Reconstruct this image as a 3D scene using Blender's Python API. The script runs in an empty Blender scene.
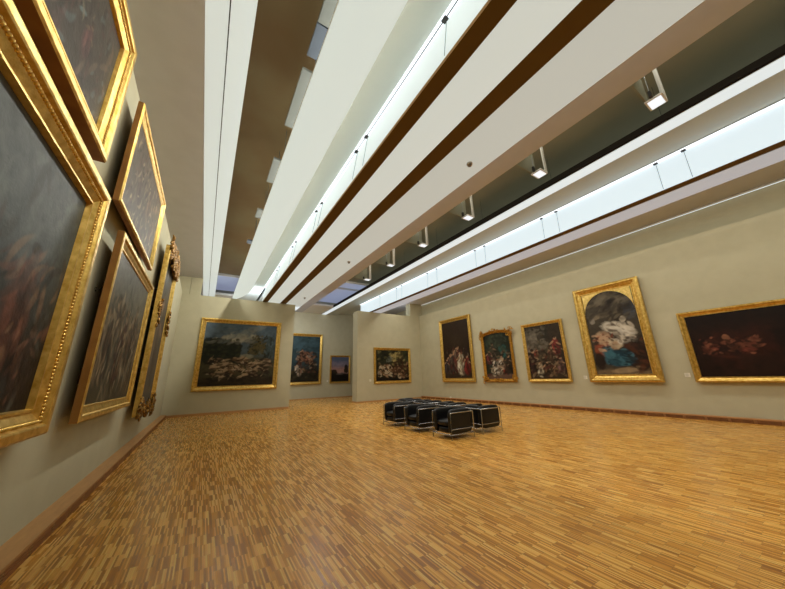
import bpy, bmesh, math, random
import numpy as np
from mathutils import Vector, Matrix
PI = math.pi
S = bpy.context.scene
C = S.collection

# ------------------------------------------------------------------ helpers
def srgb(r, g, b):
    f = lambda c: (c/255/12.92) if c/255 <= .04045 else ((c/255+.055)/1.055)**2.4
    return (f(r), f(g), f(b), 1)

def mat(name, col=(.5, .5, .5, 1), rough=.6, metal=0, spec=.5, emit=None, estr=0, coat=0):
    m = bpy.data.materials.new(name); m.use_nodes = True
    p = m.node_tree.nodes['Principled BSDF']
    p.inputs['Base Color'].default_value = col
    p.inputs['Roughness'].default_value = rough
    p.inputs['Metallic'].default_value = metal
    p.inputs['Specular IOR Level'].default_value = spec
    p.inputs['Coat Weight'].default_value = coat
    if emit:
        p.inputs['Emission Color'].default_value = emit
        p.inputs['Emission Strength'].default_value = estr
    return m

def N(m, kind, **kw):
    n = m.node_tree.nodes.new(kind)
    for k, v in kw.items():
        if k in n.inputs.keys(): n.inputs[k].default_value = v
        else: setattr(n, k, v)
    return n

def L(m, a, b): m.node_tree.links.new(a, b)

def noisy(m, c1, c2, scale=6, detail=6, bump=0, bscale=60, stretch=(1, 1, 1)):
    p = m.node_tree.nodes['Principled BSDF']
    tc = N(m, 'ShaderNodeTexCoord'); mp = N(m, 'ShaderNodeMapping'); mp.inputs['Scale'].default_value = stretch
    L(m, tc.outputs['Object'], mp.inputs['Vector'])
    nz = N(m, 'ShaderNodeTexNoise'); nz.inputs['Scale'].default_value = scale; nz.inputs['Detail'].default_value = detail
    L(m, mp.outputs[0], nz.inputs['Vector'])
    rp = N(m, 'ShaderNodeValToRGB'); rp.color_ramp.elements[0].position = .35; rp.color_ramp.elements[1].position = .65
    rp.color_ramp.elements[0].color = c1; rp.color_ramp.elements[1].color = c2
    L(m, nz.outputs['Fac'], rp.inputs['Fac']); L(m, rp.outputs['Color'], p.inputs['Base Color'])
    if bump:
        n2 = N(m, 'ShaderNodeTexNoise'); n2.inputs['Scale'].default_value = bscale; n2.inputs['Detail'].default_value = 4
        L(m, mp.outputs[0], n2.inputs['Vector'])
        b = N(m, 'ShaderNodeBump'); b.inputs['Strength'].default_value = bump; b.inputs['Distance'].default_value = .01
        L(m, n2.outputs['Fac'], b.inputs['Height']); L(m, b.outputs[0], p.inputs['Normal'])
    return m

class MB:
    """collects shapes and links them as one mesh object"""
    def __init__(s): s.v = []; s.f = []; s.mi = []; s.sm = []
    def face(s, pts, mi=0, smooth=False):
        n = len(s.v); s.v += [tuple(p) for p in pts]; s.f.append(tuple(range(n, n+len(pts)))); s.mi.append(mi); s.sm.append(smooth)
    def box(s, x0, x1, y0, y1, z0, z1, mi=0, bottom=None, faces=None):
        n = len(s.v)
        s.v += [(x, y, z) for z in (z0, z1) for y in (y0, y1) for x in (x0, x1)]
        fs = [(0, 2, 3, 1), (4, 5, 7, 6), (0, 1, 5, 4), (2, 6, 7, 3), (0, 4, 6, 2), (1, 3, 7, 5)]
        for i, f in enumerate(fs):
            s.f.append(tuple(n+k for k in f)); s.mi.append(bottom if (i == 0 and bottom is not None) else mi); s.sm.append(False)
    def grid(s, rows, mi=0, smooth=True, closeu=False, closev=False):
        n = len(s.v); R = len(rows); K = len(rows[0])
        for r in rows: s.v += [tuple(p) for p in r]
        for i in range(R if closev else R-1):
            for j in range(K if closeu else K-1):
                a = n+i*K+j; b = n+i*K+(j+1) % K; c = n+((i+1) % R)*K+(j+1) % K; d = n+((i+1) % R)*K+j
                s.f.append((a, b, c, d)); s.mi.append(mi); s.sm.append(smooth)
    def tube(s, pts, r, k=8, mi=0, caps=True, taper=None):
        pts = [Vector(p) for p in pts]; rows = []
        up = Vector((0, 0, 1))
        for i, p in enumerate(pts):
            t = (pts[min(i+1, len(pts)-1)]-pts[max(i-1, 0)]).normalized()
            a = t.cross(up)
            if a.length < 1e-3: a = t.cross(Vector((1, 0, 0)))
            a.normalize(); b = t.cross(a)
            rr = r if taper is None else r*taper(i/(len(pts)-1))
            rows.append([p+a*math.cos(q*2*PI/k)*rr+b*math.sin(q*2*PI/k)*rr for q in range(k)])
        s.grid(rows, mi, True, closeu=True)
        if caps:
            s.face(list(reversed(rows[0])), mi); s.face(rows[-1], mi)
    def ball(s, c, r, sc=(1, 1, 1), n=6, k=8, mi=0):
        c = Vector(c); rows = []
        for i in range(n+1):
            th = PI*i/n; th = min(max(th, .02), PI-.02)
            rows.append([c+Vector((r*sc[0]*math.sin(th)*math.cos(q*2*PI/k), r*sc[1]*math.sin(th)*math.sin(q*2*PI/k), r*sc[2]*math.cos(th))) for q in range(k)])
        s.grid(rows, mi, True, closeu=True)
    def build(s, name, mats, parent=None, loc=None, recalc=True):
        me = bpy.data.meshes.new(name); me.from_pydata([tuple(map(float, p)) for p in s.v], [], s.f)
        if not isinstance(mats, (list, tuple)): mats = [mats]
        for m in mats: me.materials.append(m)
        me.polygons.foreach_set('material_index', s.mi); me.polygons.foreach_set('use_smooth', s.sm)
        if recalc:
            bm = bmesh.new(); bm.from_mesh(me); bmesh.ops.recalc_face_normals(bm, faces=bm.faces); bm.to_mesh(me); bm.free()
        me.update()
        o = bpy.data.objects.new(name, me); C.objects.link(o)
        if parent: o.parent = parent
        if loc: o.location = loc
        return o

def thing(name, label, cat, loc=(0, 0, 0), rotz=0, group=None):
    o = bpy.data.objects.new(name, None); C.objects.link(o); o.empty_display_size = .2
    o.location = loc; o.rotation_euler = (0, 0, rotz); tag(o, label, cat, group); return o
def tag(o, label, cat, group=None, kind=None):
    o['label'] = label; o['category'] = cat
    if group: o['group'] = group
    if kind: o['kind'] = kind
    return o
def struct(o): o['kind'] = 'structure'; return o

# ------------------------------------------------------------------ materials
WALL = noisy(mat('wall_paint', rough=.85, spec=.2), srgb(186, 181, 154), srgb(191, 186, 159), 3, 4, .15, 120)
SOFFIT = noisy(mat('soffit_paint', rough=.85, spec=.2), srgb(198, 200, 206), srgb(202, 204, 210), 3, 4, .1, 120)
WHITE = mat('white_metal', srgb(225, 224, 216), .6, spec=.3)
REFL = mat('grey_reflector', srgb(198, 207, 202), .7, spec=.3)
BROWN = mat('brown_beam_paint', srgb(108, 86, 50), .8, spec=.2)
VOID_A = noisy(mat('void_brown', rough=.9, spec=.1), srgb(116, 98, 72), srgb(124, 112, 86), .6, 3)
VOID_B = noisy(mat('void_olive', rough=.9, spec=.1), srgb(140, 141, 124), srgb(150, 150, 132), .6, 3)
DARK = mat('dark_gap', srgb(30, 26, 20), .8, spec=.1)
CLIPM = mat('dark_clip', srgb(40, 38, 36), .5)
WIRE = mat('steel_wire', srgb(150, 155, 155), .4, .8)
def lum(name, rgb, st): return mat(name, srgb(166, 178, 186), .8, spec=.1, emit=srgb(*rgb), estr=st)
LUM_B = lum('diffuser_warm', (232, 238, 230), .53)
LUM_D = lum('curved_baffle_glow', (228, 238, 230), .64)  # glow put into the curved baffle for its lit look
LUM_G = lum('diffuser_scrim', (230, 240, 236), .68)
LUM_I = lum('beam_baffle_glow', (228, 234, 226), .56)  # emission stands in for light falling on this baffle
LUM_K = lum('wide_baffle_glow', (222, 226, 218), .47)  # light the wide baffle receives is written in as emission
LUM_Q = lum('diffuser_cool', (225, 240, 246), .72)
LUM_S = lum('slim_baffle_glow', (220, 222, 232), .38)  # slim baffle glows by itself in place of bounced light
LUM_O = lum('diffuser_edge', (226, 236, 238), .72)
TUBE = lum('fluorescent', (246, 250, 255), 1.3)
FIXL = lum('fixture_lens', (235, 242, 250), .9)
SKYB = lum('blue_dusk_glass', (168, 176, 208), .40)
WOODT = noisy(mat('skirting_wood', rough=.5), srgb(176, 130, 78), srgb(190, 142, 88), 4, 5, stretch=(8, 1, 8))
WOODD = noisy(mat('skirting_grille_wood', rough=.6), srgb(150, 96, 52), srgb(166, 110, 62), 4, 5, stretch=(8, 1, 8))
WOODR = noisy(mat('skirting_red_wood', rough=.55), srgb(178, 124, 74), srgb(190, 138, 86), 4, 5, stretch=(8, 1, 8))

def gold(name, c1, c2, rough=.38, bump=.4, bs=90):
    m = mat(name, rough=rough, metal=.88, spec=.5)
    noisy(m, c1, c2, 14, 6, bump, bs); return m
GOLD = gold('gilt', srgb(200, 160, 76), srgb(234, 200, 116), .34, .22)
GOLDD = gold('aged_gilt', srgb(160, 112, 38), srgb(205, 156, 66), .45, .6)
GOLDP = gold('pale_gilt', srgb(214, 178, 96), srgb(240, 208, 130), .33)
GOLDB = gold('bronzed_ornament', srgb(84, 58, 26), srgb(176, 134, 66), .4, .8)
SIDE = mat('frame_side_brown', srgb(176, 108, 34), .5, .2)
noisy(SIDE, srgb(128, 84, 30), srgb(148, 102, 42), 5, 4)
BATTEN = mat('batten_wood', srgb(60, 42, 26), .8)
LEATHER = noisy(mat('black_leather', rough=.4, spec=.35), srgb(10, 10, 12), srgb(17, 17, 19), 5, 5, .2, 40)
CHROME = mat('chrome', srgb(180, 182, 186), .22, 1)
CARD = mat('label_card', srgb(232, 228, 214), .7)
CARDT = mat('label_ink', srgb(120, 114, 100), .7)
PLAST = mat('detector_plastic', srgb(205, 203, 198), .5); SENS = mat('detector_sensor', srgb(130, 128, 124), .5)

def canvas_mat(name, rough=.42, coat=.0, weave=.12, spec=.2):
    m = mat(name, rough=rough, spec=spec, coat=coat)
    p = m.node_tree.nodes['Principled BSDF']
    a = N(m, 'ShaderNodeAttribute'); a.attribute_name = 'paint'
    L(m, a.outputs['Color'], p.inputs['Base Color'])
    tc = N(m, 'ShaderNodeTexCoord'); nz = N(m, 'ShaderNodeTexNoise'); nz.inputs['Scale'].default_value = 35; nz.inputs['Detail'].default_value = 8
    L(m, tc.outputs['Object'], nz.inputs['Vector'])
    b = N(m, 'ShaderNodeBump'); b.inputs['Strength'].default_value = weave; b.inputs['Distance'].default_value = .01
    L(m, nz.outputs['Fac'], b.inputs['Height']); L(m, b.outputs[0], p.inputs['Normal'])
    return m
CANV = canvas_mat('painted_canvas')
CANVG = canvas_mat('varnished_canvas', .42, 0, .2, .07)

# floor: end-grain style mosaic parquet, strips running down the room in small offset blocks
def floor_mat():
    m = mat('parquet', rough=.3, spec=.5)
    nt = m.node_tree; p = nt.nodes['Principled BSDF']
    def M(op, a, b=None, c=None):
        n = nt.nodes.new('ShaderNodeMath'); n.operation = op
        for i, x in enumerate((a, b, c)):
            if x is None: continue
            if isinstance(x, (int, float)): n.inputs[i].default_value = x
            else: L(m, x, n.inputs[i])
        return n.outputs[0]
    tc = N(m, 'ShaderNodeTexCoord'); sp = N(m, 'ShaderNodeSeparateXYZ'); L(m, tc.outputs['Object'], sp.inputs[0])
    X, Y = sp.outputs['X'], sp.outputs['Y']
    SW, BW, LEN = .0125, .125, .20
    col = M('FLOOR', M('DIVIDE', X, SW)); blk = M('FLOOR', M('DIVIDE', X, BW))
    off = M('MULTIPLY', M('FRACT', M('MULTIPLY', blk, .4371)), LEN)
    yy = M('DIVIDE', M('ADD', Y, off), LEN); row = M('FLOOR', yy)
    def wn(a, b):
        c = N(m, 'ShaderNodeCombineXYZ'); L(m, a, c.inputs[0]); L(m, b, c.inputs[1])
        w = N(m, 'ShaderNodeTexWhiteNoise', noise_dimensions='2D'); L(m, c.outputs[0], w.inputs['Vector']); return w.outputs['Value']
    r1 = wn(col, row); r2 = wn(M('ADD', blk, 71.3), row)
    t = M('ADD', M('MULTIPLY', r1, .95), M('MULTIPLY', r2, .05))
    rp = N(m, 'ShaderNodeValToRGB'); e = rp.color_ramp.elements
    e[0].position = 0; e[0].color = srgb(158, 100, 42)
    e[1].position = 1; e[1].color = srgb(248, 208, 124)
    for q, c in ((.25, (188, 126, 52)), (.5, (222, 158, 70)), (.8, (240, 182, 86))):
        k = e.new(q); k.color = srgb(*c)
    L(m, t, rp.inputs['Fac'])
    fx = M('FRACT', M('DIVIDE', X, SW)); fy = M('FRACT', yy)
    g = M('MULTIPLY', M('GREATER_THAN', fx, .06), M('GREATER_THAN', fy, .012))
    # wood grain and big wear patches
    mp = N(m, 'ShaderNodeMapping'); mp.inputs['Scale'].default_value = (60, 4, 1); L(m, tc.outputs['Object'], mp.inputs['Vector'])
    nz = N(m, 'ShaderNodeTexNoise'); nz.inputs['Scale'].default_value = 3; L(m, mp.outputs[0], nz.inputs['Vector'])
    n2 = N(m, 'ShaderNodeTexNoise'); n2.inputs['Scale'].default_value = .9; n2.inputs['Detail'].default_value = 3; L(m, tc.outputs['Object'], n2.inputs['Vector'])
    k = M('MULTIPLY', M('ADD', .87, M('MULTIPLY', nz.outputs['Fac'], .2)), M('ADD', .86, M('MULTIPLY', n2.outputs['Fac'], .26)))
    k = M('MULTIPLY', k, M('ADD', .55, M('MULTIPLY', g, .45)))
    mx = N(m, 'ShaderNodeMix', data_type='RGBA', blend_type='MULTIPLY'); mx.inputs['Factor'].default_value = 1
    cc = N(m, 'ShaderNodeCombineColor'); [L(m, k, cc.inputs[i]) for i in range(3)]
    L(m, rp.outputs['Color'], mx.inputs['A']); L(m, cc.outputs[0], mx.inputs['B']); L(m, mx.outputs['Result'], p.inputs['Base Color'])
    L(m, M('ADD', .20, M('MULTIPLY', r1, .12)), p.inputs['Roughness'])
    b = N(m, 'ShaderNodeBump'); b.inputs['Strength'].default_value = .25; b.inputs['Distance'].default_value = .002
    L(m, M('ADD', g, M('MULTIPLY', r1, .3)), b.inputs['Height']); L(m, b.outputs[0], p.inputs['Normal'])
    return m
FLOOR = floor_mat()

# ------------------------------------------------------------------ setting
XL, XR, Y0, YP, YB = -1.25, 12.05, -3.5, 15.5, 20.9
ZW, ZL, ZU, ZV = 5.28, 5.24, 6.03, 7.0      # wall top, low baffles, upper ceiling, recess ceiling
def S1(name, mats, *boxes, **kw):
    b = MB()
    for x in boxes: b.box(*x)
    return struct(b.build(name, mats, **kw))
S1('floor', FLOOR, (XL-.3, XR+.4, Y0-.1, YB+.1, -.1, 0))
S1('wall_left', WALL, (XL-.32, XL, Y0, YP, 0, ZW), (XL-.4, XL-.25, Y0, YB, ZW, 7.2), (XL-.32, XL, YP, YB, 0, ZW))
S1('wall_right', WALL, (XR, XR+.35, Y0, YB, 0, ZW), (XR+.3, XR+.45, Y0, YB, ZW, 7.2))
S1('wall_back', WALL, (XL-.3, XR+.4, YB, YB+.15, 0, 7.2))
S1('wall_front', WALL, (XL-.3, XR+.4, Y0-.15, Y0, 0, 7.2))
S1('wall_partition_left', WALL, (XL, 3.72, YP, YP+.6, 0, 5.2))
S1('wall_partition_right', WALL, (7.4, XR, YP, YP+.62, 0, 5.24))
S1('wall_block_left', WALL, (XL-.25, -1.0, YP+.08, YP+.5, 5.2, ZU+.02), (-.985, -.57, YP+.08, YP+.5, 5.2, ZU+.02))
S1('wall_block_right', WALL, (11.38, XR+.3, YP+.08, YP+.6, 5.24, 6.17))
S1('trim_1', BROWN, (2.02, 2.35, YP+.1, YP+.45, 5.2, 5.235))
S1('trim_2', BROWN, (8.2, 8.55, YP+.1, YP+.45, 5.24, 5.262))

# upper ceiling (flat soffits either side of two long recesses) and the recesses themselves
YV = 18.3
S1('ceiling', SOFFIT, (XL-.3, -.565, Y0, YB, ZU, ZU+.12), (4.3, 5.52, Y0, YB, ZU, ZU+.12),
   (10.2, XR+.32, Y0, YB, ZU+.12, ZU+.24))
S1('ceiling_reflector', REFL, (1.2, 2.16, Y0, YB, ZU, ZU+.12), (2.3, 4.3, Y0, YB, ZU+.02, ZU+.12), (7.34, 8.2, Y0, YB, ZU, ZU+.12), (8.4, 10.2, Y0, YB, ZU+.12, ZU+.24))
S1('ceiling_end', WHITE, (0, 1.2, YV, YB, ZU, ZU+.12), (5.52, 6.9, YV, YB, ZU, ZU+.12))
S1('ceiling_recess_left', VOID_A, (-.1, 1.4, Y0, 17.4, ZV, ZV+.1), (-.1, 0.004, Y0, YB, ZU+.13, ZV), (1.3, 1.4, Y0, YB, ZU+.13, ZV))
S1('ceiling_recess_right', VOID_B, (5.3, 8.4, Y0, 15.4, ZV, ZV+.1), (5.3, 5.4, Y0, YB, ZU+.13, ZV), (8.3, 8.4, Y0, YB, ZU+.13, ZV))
b = MB(); b.box(-.1, 1.4, 17.4, YB, ZV, ZV+.1); b.box(5.3, 8.4, 15.4, YB, ZV, ZV+.1)
struct(b.build('window_1', SKYB))
b = MB()
for x0, x1, ys in ((5.4, 8.3, (15.4, 16.8)), (0, 1.3, (17.4,))):
    for y in ys: b.box(x0, x1, y, y+.06, ZV-.12, ZV-.002)
struct(b.build('trim_3', WHITE))

# brown beams between the low baffles
S1('trim_4', BROWN, (2.085, 2.35, Y0, YP+.3, ZL+.001, ZL+.02))
S1('trim_5', BROWN, (2.95, 3.26, Y0, YP+.3, ZL+.001, ZL+.2))
S1('trim_6', BROWN, (8.275, 8.46, Y0, 16.9, ZL+.03, ZL+.045))
S1('trim_7', DARK, (6.92, 6.99, Y0, YV, ZU-.01, ZU+.12))

# ---- ceiling lights, and plain baffles given a glow of their own
def prism(prof, y0, y1, top=.05, mi_top=1):
    """underside profile [(x,z)...] extruded along y, with a thickness above it"""
    b = MB(); n = len(prof)
    b.grid([[(x, y0, z) for x, z in prof], [(x, y1, z) for x, z in prof]], 0, True)
    up = [(x, z+top) for x, z in prof]
    b.grid([[(x, y0, z) for x, z in up], [(x, y1, z) for x, z in up]], mi_top, True)
    for y in (y0, y1): b.face([(x, y, z) for x, z in prof]+[(x, y, z) for x, z in reversed(up)], mi_top)
    for (x, z), (u, w) in ((prof[0], up[0]), (prof[-1], up[-1])): b.face([(x, y0, z), (x, y1, z), (u, y1, w), (u, y0, w)], mi_top)
    return b
def arc(x0, x1, z0, z1, sag, n=14):
    return [(x0+(x1-x0)*i/n, z0+(z1-z0)*i/n-sag*math.sin(PI*i/n)) for i in range(n+1)]

t = thing('light_strip', 'long pale ceiling light strip with a dark centre seam nearest the left wall', 'light', (-.28, 6, ZU))
for x0, x1, nm in ((-.565, -.30, 'glow_panel'), (-.285, 0, 'glow_panel')):
    b = MB(); b.box(x0+.28, x1+.28, Y0-6, YB-6, 0, .1, 1, bottom=0); b.build(nm, [LUM_B, WHITE], t)
b = MB(); b.box(-.021, -.005, Y0-6, YB-6, .012, .06)
for y in range(0, 24): b.box(-.03, .004, Y0-6+y+.3, Y0-6+y+.32, .004, .012)
b.build('seam', CLIPM, t)

t = thing('curved_baffle', 'broad curved white ceiling baffle right of the brown recess', 'ceiling baffle', (1.04, 6, ZL))
prof = arc(-.31, .31, 0.02, 0, .05)
b = prism([(x, z) for x, z in prof], Y0-6, 13.4-6, .04)
# far end sweeps to the left and thins out
rows = []; rows2 = []
for i in range(13):
    a = i/12; y = 13.4-6+a*2.2; xr = .31-(.40*a**2.2)
    rows.append([(-.31+(xr+.31)*j/14, y, .02*(1-j/14)-.05*math.sin(PI*j/14)) for j in range(15)])
    rows2.append([(p[0], p[1], p[2]+.04) for p in rows[-1]])
b.grid(rows, 0, True); b.grid(rows2, 1, True)
for k in (0, -1): b.face([rows[-1][0], rows[-1][-1], rows2[-1][-1], rows2[-1][0]], 1)
b.grid([[r[-1] for r in rows], [r[-1] for r in rows2]], 1)
b.build('glow_panel', [LUM_D, WHITE], t)

def scrim(name, label, xt, xb, zt, zb, lm, clips, loc_y=6, yend=YP+.2):
    """leaning back-lit scrim with a fluorescent line along its top, clips and wires"""
    t = thing(name, label, 'light', (xb, loc_y, zb))
    b = MB(); d = .03; h = zt-zb; k = xt-xb
    y0, y1 = Y0-loc_y, yend-loc_y
    b.face([(0, y0, .0), (0, y1, .0), (k, y1, h), (k, y0, h)], 0)
    b.face([(d, y0, .0), (d, y1, .0), (k+d, y1, h), (k+d, y0, h)], 1)
    b.face([(0, y0, 0), (d, y0, 0), (k+d, y0, h), (k, y0, h)], 1); b.face([(0, y1, 0), (d, y1, 0), (k+d, y1, h), (k, y1, h)], 1)
    b.face([(0, y0, h*0), (0, y1, 0), (d, y1, 0), (d, y0, 0)], 1); b.face([(k, y0, h), (k, y1, h), (k+d, y1, h), (k+d, y0, h)], 1)
    b.build('scrim', [lm, WHITE], t)
    b = MB(); b.box(k-.085, k-.05, y0, y1, h-.05, h-.025); b.box(k-.03, k-.002, y0, y1, h-.05, h-.025)
    b.build('fluorescent_tube', TUBE, t)
    b = MB(); b.box(k-.05, k-.03, y0, y1, h-.045, h-.02); b.build('tube_channel', CLIPM, t)
    for y in clips:
        b = MB(); b.box(k-.075, k-.008, y-loc_y-.04, y-loc_y+.04, h-.07, h-.045); b.build('clip', CLIPM, t)
        b = MB(); b.tube([(k-.012, y-loc_y, h-.05), (-.012, y-loc_y, .02)], .005, 5); b.build('wire', WIRE, t)
    return t
scrim('light_scrim', 'narrow glowing scrim with a double fluorescent line left of the first brown beam', 2.19, 2.08, ZU, ZL+.2-.2, LUM_G,
      [1.87, 4.16, 4.62, 6.8, 7.26, 9.5, 9.96, 12.2, 12.66])
scrim('light_scrim', 'tall cool white scrim glowing above the right side of the gallery', 8.3, 8.27, ZU+.0, ZL+.04, LUM_Q,
      [.97, 1.45, 3.78, 4.24, 6.48, 6.94, 9.2, 9.85, 12.0, 12.5, 14.3], yend=16.9)
t = thing('ceiling_baffle', 'white curved baffle between the two brown ceiling beams', 'ceiling baffle', (2.65, 6, ZL))
prism(arc(-.3, .3, 0.0, 0, .03), Y0-6, YP+.3-6, .05).build('glow_panel', [LUM_I, WHITE], t)
t = thing('ceiling_baffle', 'widest flat white ceiling baffle carrying the smoke detectors', 'ceiling baffle', (3.69, 6, ZL))
prism(arc(-.43, .43, 0.0, 0, .012), Y0-6, 17-6, .12).build('glow_panel', [LUM_K, SOFFIT], t)
b = MB(); b.box(.418, .434, Y0-6, 11, -.004, .1); b.build('rim', SOFFIT, t)
t = thing('ceiling_baffle', 'slim lilac white baffle nearest the right wall', 'ceiling baffle', (8.75, 6, ZL))
prism(arc(-.28, .28, 0.02, 0, .02), Y0-6, 10.9, .1).build('glow_panel', [LUM_S, SOFFIT], t)
t = thing('light_strip', 'bright narrow light strip along the edge of the dark olive recess', 'light', (7.16, 6, ZU))
b = MB(); b.box(-.165, .179, Y0-6, YB-6, -.02, .12, 1, bottom=0); b.build('glow_panel', [LUM_O, WHITE], t)
for y in (.95, 3.2, 5.5, 7.75, 10.0, 12.2):
    b = MB(); b.tube([(-.06, y-6, .12), (-.06, y-6, ZV-ZU)], .004, 5); b.build('hanger_wire', CLIPM, t)
t = thing('light_strip', 'thin pale cornice line high along the right wall', 'light', (12.28, 6, ZU+.06))
b = MB(); b.box(-.02, .05, Y0-6, YP-6, 0, .05, 1, bottom=0); b.build('glow_panel', [LUM_O, WHITE], t)

# hanging lamp brackets in the olive recess
def bracket_meshes():
    t = thing('hanging_lamp', '', 'lamp', (6.3, 0, ZU), 0, 'hanging lamps in the olive recess')
    b = MB(); b.box(.02, .12, -.02, .0, 0, .968); b.box(.10, .12, -.02, .04, 0, .968); b.build('post', WHITE, t)
    b = MB(); b.box(-.18, .12, -.02, .23, -.03, -.0); b.build('tray', WHITE, t)
    b = MB(); b.box(-.15, .10, .01, .2, -.036, -.031); b.build('lens', FIXL, t)
    b = MB(); b.box(-.75, .02, .20, .23, .001, .968); b.build('fin', VOID_B, t)
    b = MB(); b.box(-.26, -.2, .10, .14, -.02, .1); b.build('clip', CLIPM, t)
    b = MB(); b.tube([(-.22, .12, .968), (-.22, .12, .1)], .006, 5); b.build('wire', WIRE, t)
    return t
lamp0 = bracket_meshes()
lamp_labels = ['hanging white lamp nearest the viewer in the olive ceiling recess', 'second hanging white lamp along the olive recess',
  'third hanging white lamp along the olive recess', 'fourth hanging white lamp along the olive recess',
  'fifth hanging white lamp, deep in the olive recess', 'farthest hanging white lamp, beside the blue glass']
for i, y in enumerate((.74, 2.96, 5.27, 7.5, 9.77, 11.95)):
    r = lamp0 if i == 0 else lamp0.copy()
    if i:
        C.objects.link(r)
        for ch in lamp0.children: c = ch.copy(); C.objects.link(c); c.parent = r
    r.location = (6.3, y, ZU); r['label'] = lamp_labels[i]

# grey boxes tucked beside the curved baffle
GREYB = mat('grey_box_paint', srgb(98, 103, 101), .7); BLUEB = mat('blue_grey_box_paint', srgb(66, 76, 90), .7)
for y0, y1, m, lb in ((1.6, 2.82, GREYB, 'pale grey ceiling panel nearest the viewer beside the curved baffle'),
                   (2.84, 3.32, BLUEB, 'blue grey ceiling panel beside the curved baffle'),
                   (3.55, 4.78, GREYB, 'long pale grey ceiling panel after the blue grey one'),
                   (5.8, 6.7, GREYB, 'short pale grey ceiling panel midway along the brown recess'),
                   (8.1, 8.6, GREYB, 'small pale grey ceiling panel far along the brown recess'),
                   (10.35, 10.6, BLUEB, 'tiny bluish ceiling panel far along the brown recess')):
    b = MB(); b.box(-.09, .14, -(y1-y0)/2, (y1-y0)/2, 0, .05); [b.box(.13, .14, q*(y1-y0)*.4-.02, q*(y1-y0)*.4+.02, .05, .95) for q in (-1, 1)]
    tag(b.build('ceiling_panel', m, loc=(.81, (y0+y1)/2, ZU+.02)), lb, 'panel', 'panels in the brown recess')

for y, lb in ((3.05, 'round smoke detector nearest the viewer on the wide baffle'), (8.6, 'middle smoke detector on the wide baffle'), (13.9, 'farthest smoke detector on the wide baffle')):
    t = thing('smoke_detector', lb, 'smoke detector', (3.76, y, ZL-.012), 0, 'smoke detectors on the wide baffle')
    b = MB(); b.tube([(0, 0, 0), (0, 0, -.03)], .055, 16); b.build('base', PLAST, t)
    b = MB(); b.tube([(0, 0, -.03), (0, 0, -.06)], .035, 12); b.build('sensor', SENS, t)

# ---- baseboards
def grille_base(name, x0, x1, y0, y1, face, pitch, mats):
    b = MB(); s = 1 if face == x1 else -1
    b.box(x0, x1, y0, y1, .095, .12, 0)
    xb = face-s*.03
    b.box(min(xb, x0 if s > 0 else x1), max(xb, x0 if s > 0 else x1), y0, y1, 0, .095, 2)
    for z in (.006, .03, .054, .078): b.box(min(face, face-s*.012), max(face, face-s*.012), y0, y1, z, z+.012, 1)
    y = y0
    while y < y1:
        b.box(min(face, face-s*.03), max(face, face-s*.03)+.0, y, y+.05, 0, .095, 0); y += pitch
    return struct(b.build(name, mats))
grille_base('baseboard_left', XL, XL+.19, Y0, YP, XL+.19, .45, [WOODT, WOODD, DARK])
grille_base('baseboard_right', XR-.17, XR, Y0, YP, XR-.17, .44, [WOODR, WOODD, DARK])
S1('baseboard_partition', WOODT, (XL+.19, 3.72, YP-.02, YP, 0, .09), (7.38, XR-.17, YP-.02, YP, 0, .07), (7.38, 7.4, YP, YP+.62, 0, .07))
S1('baseboard_back', WOODT, (XL, XR, YB-.02, YB, 0, .06))

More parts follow.
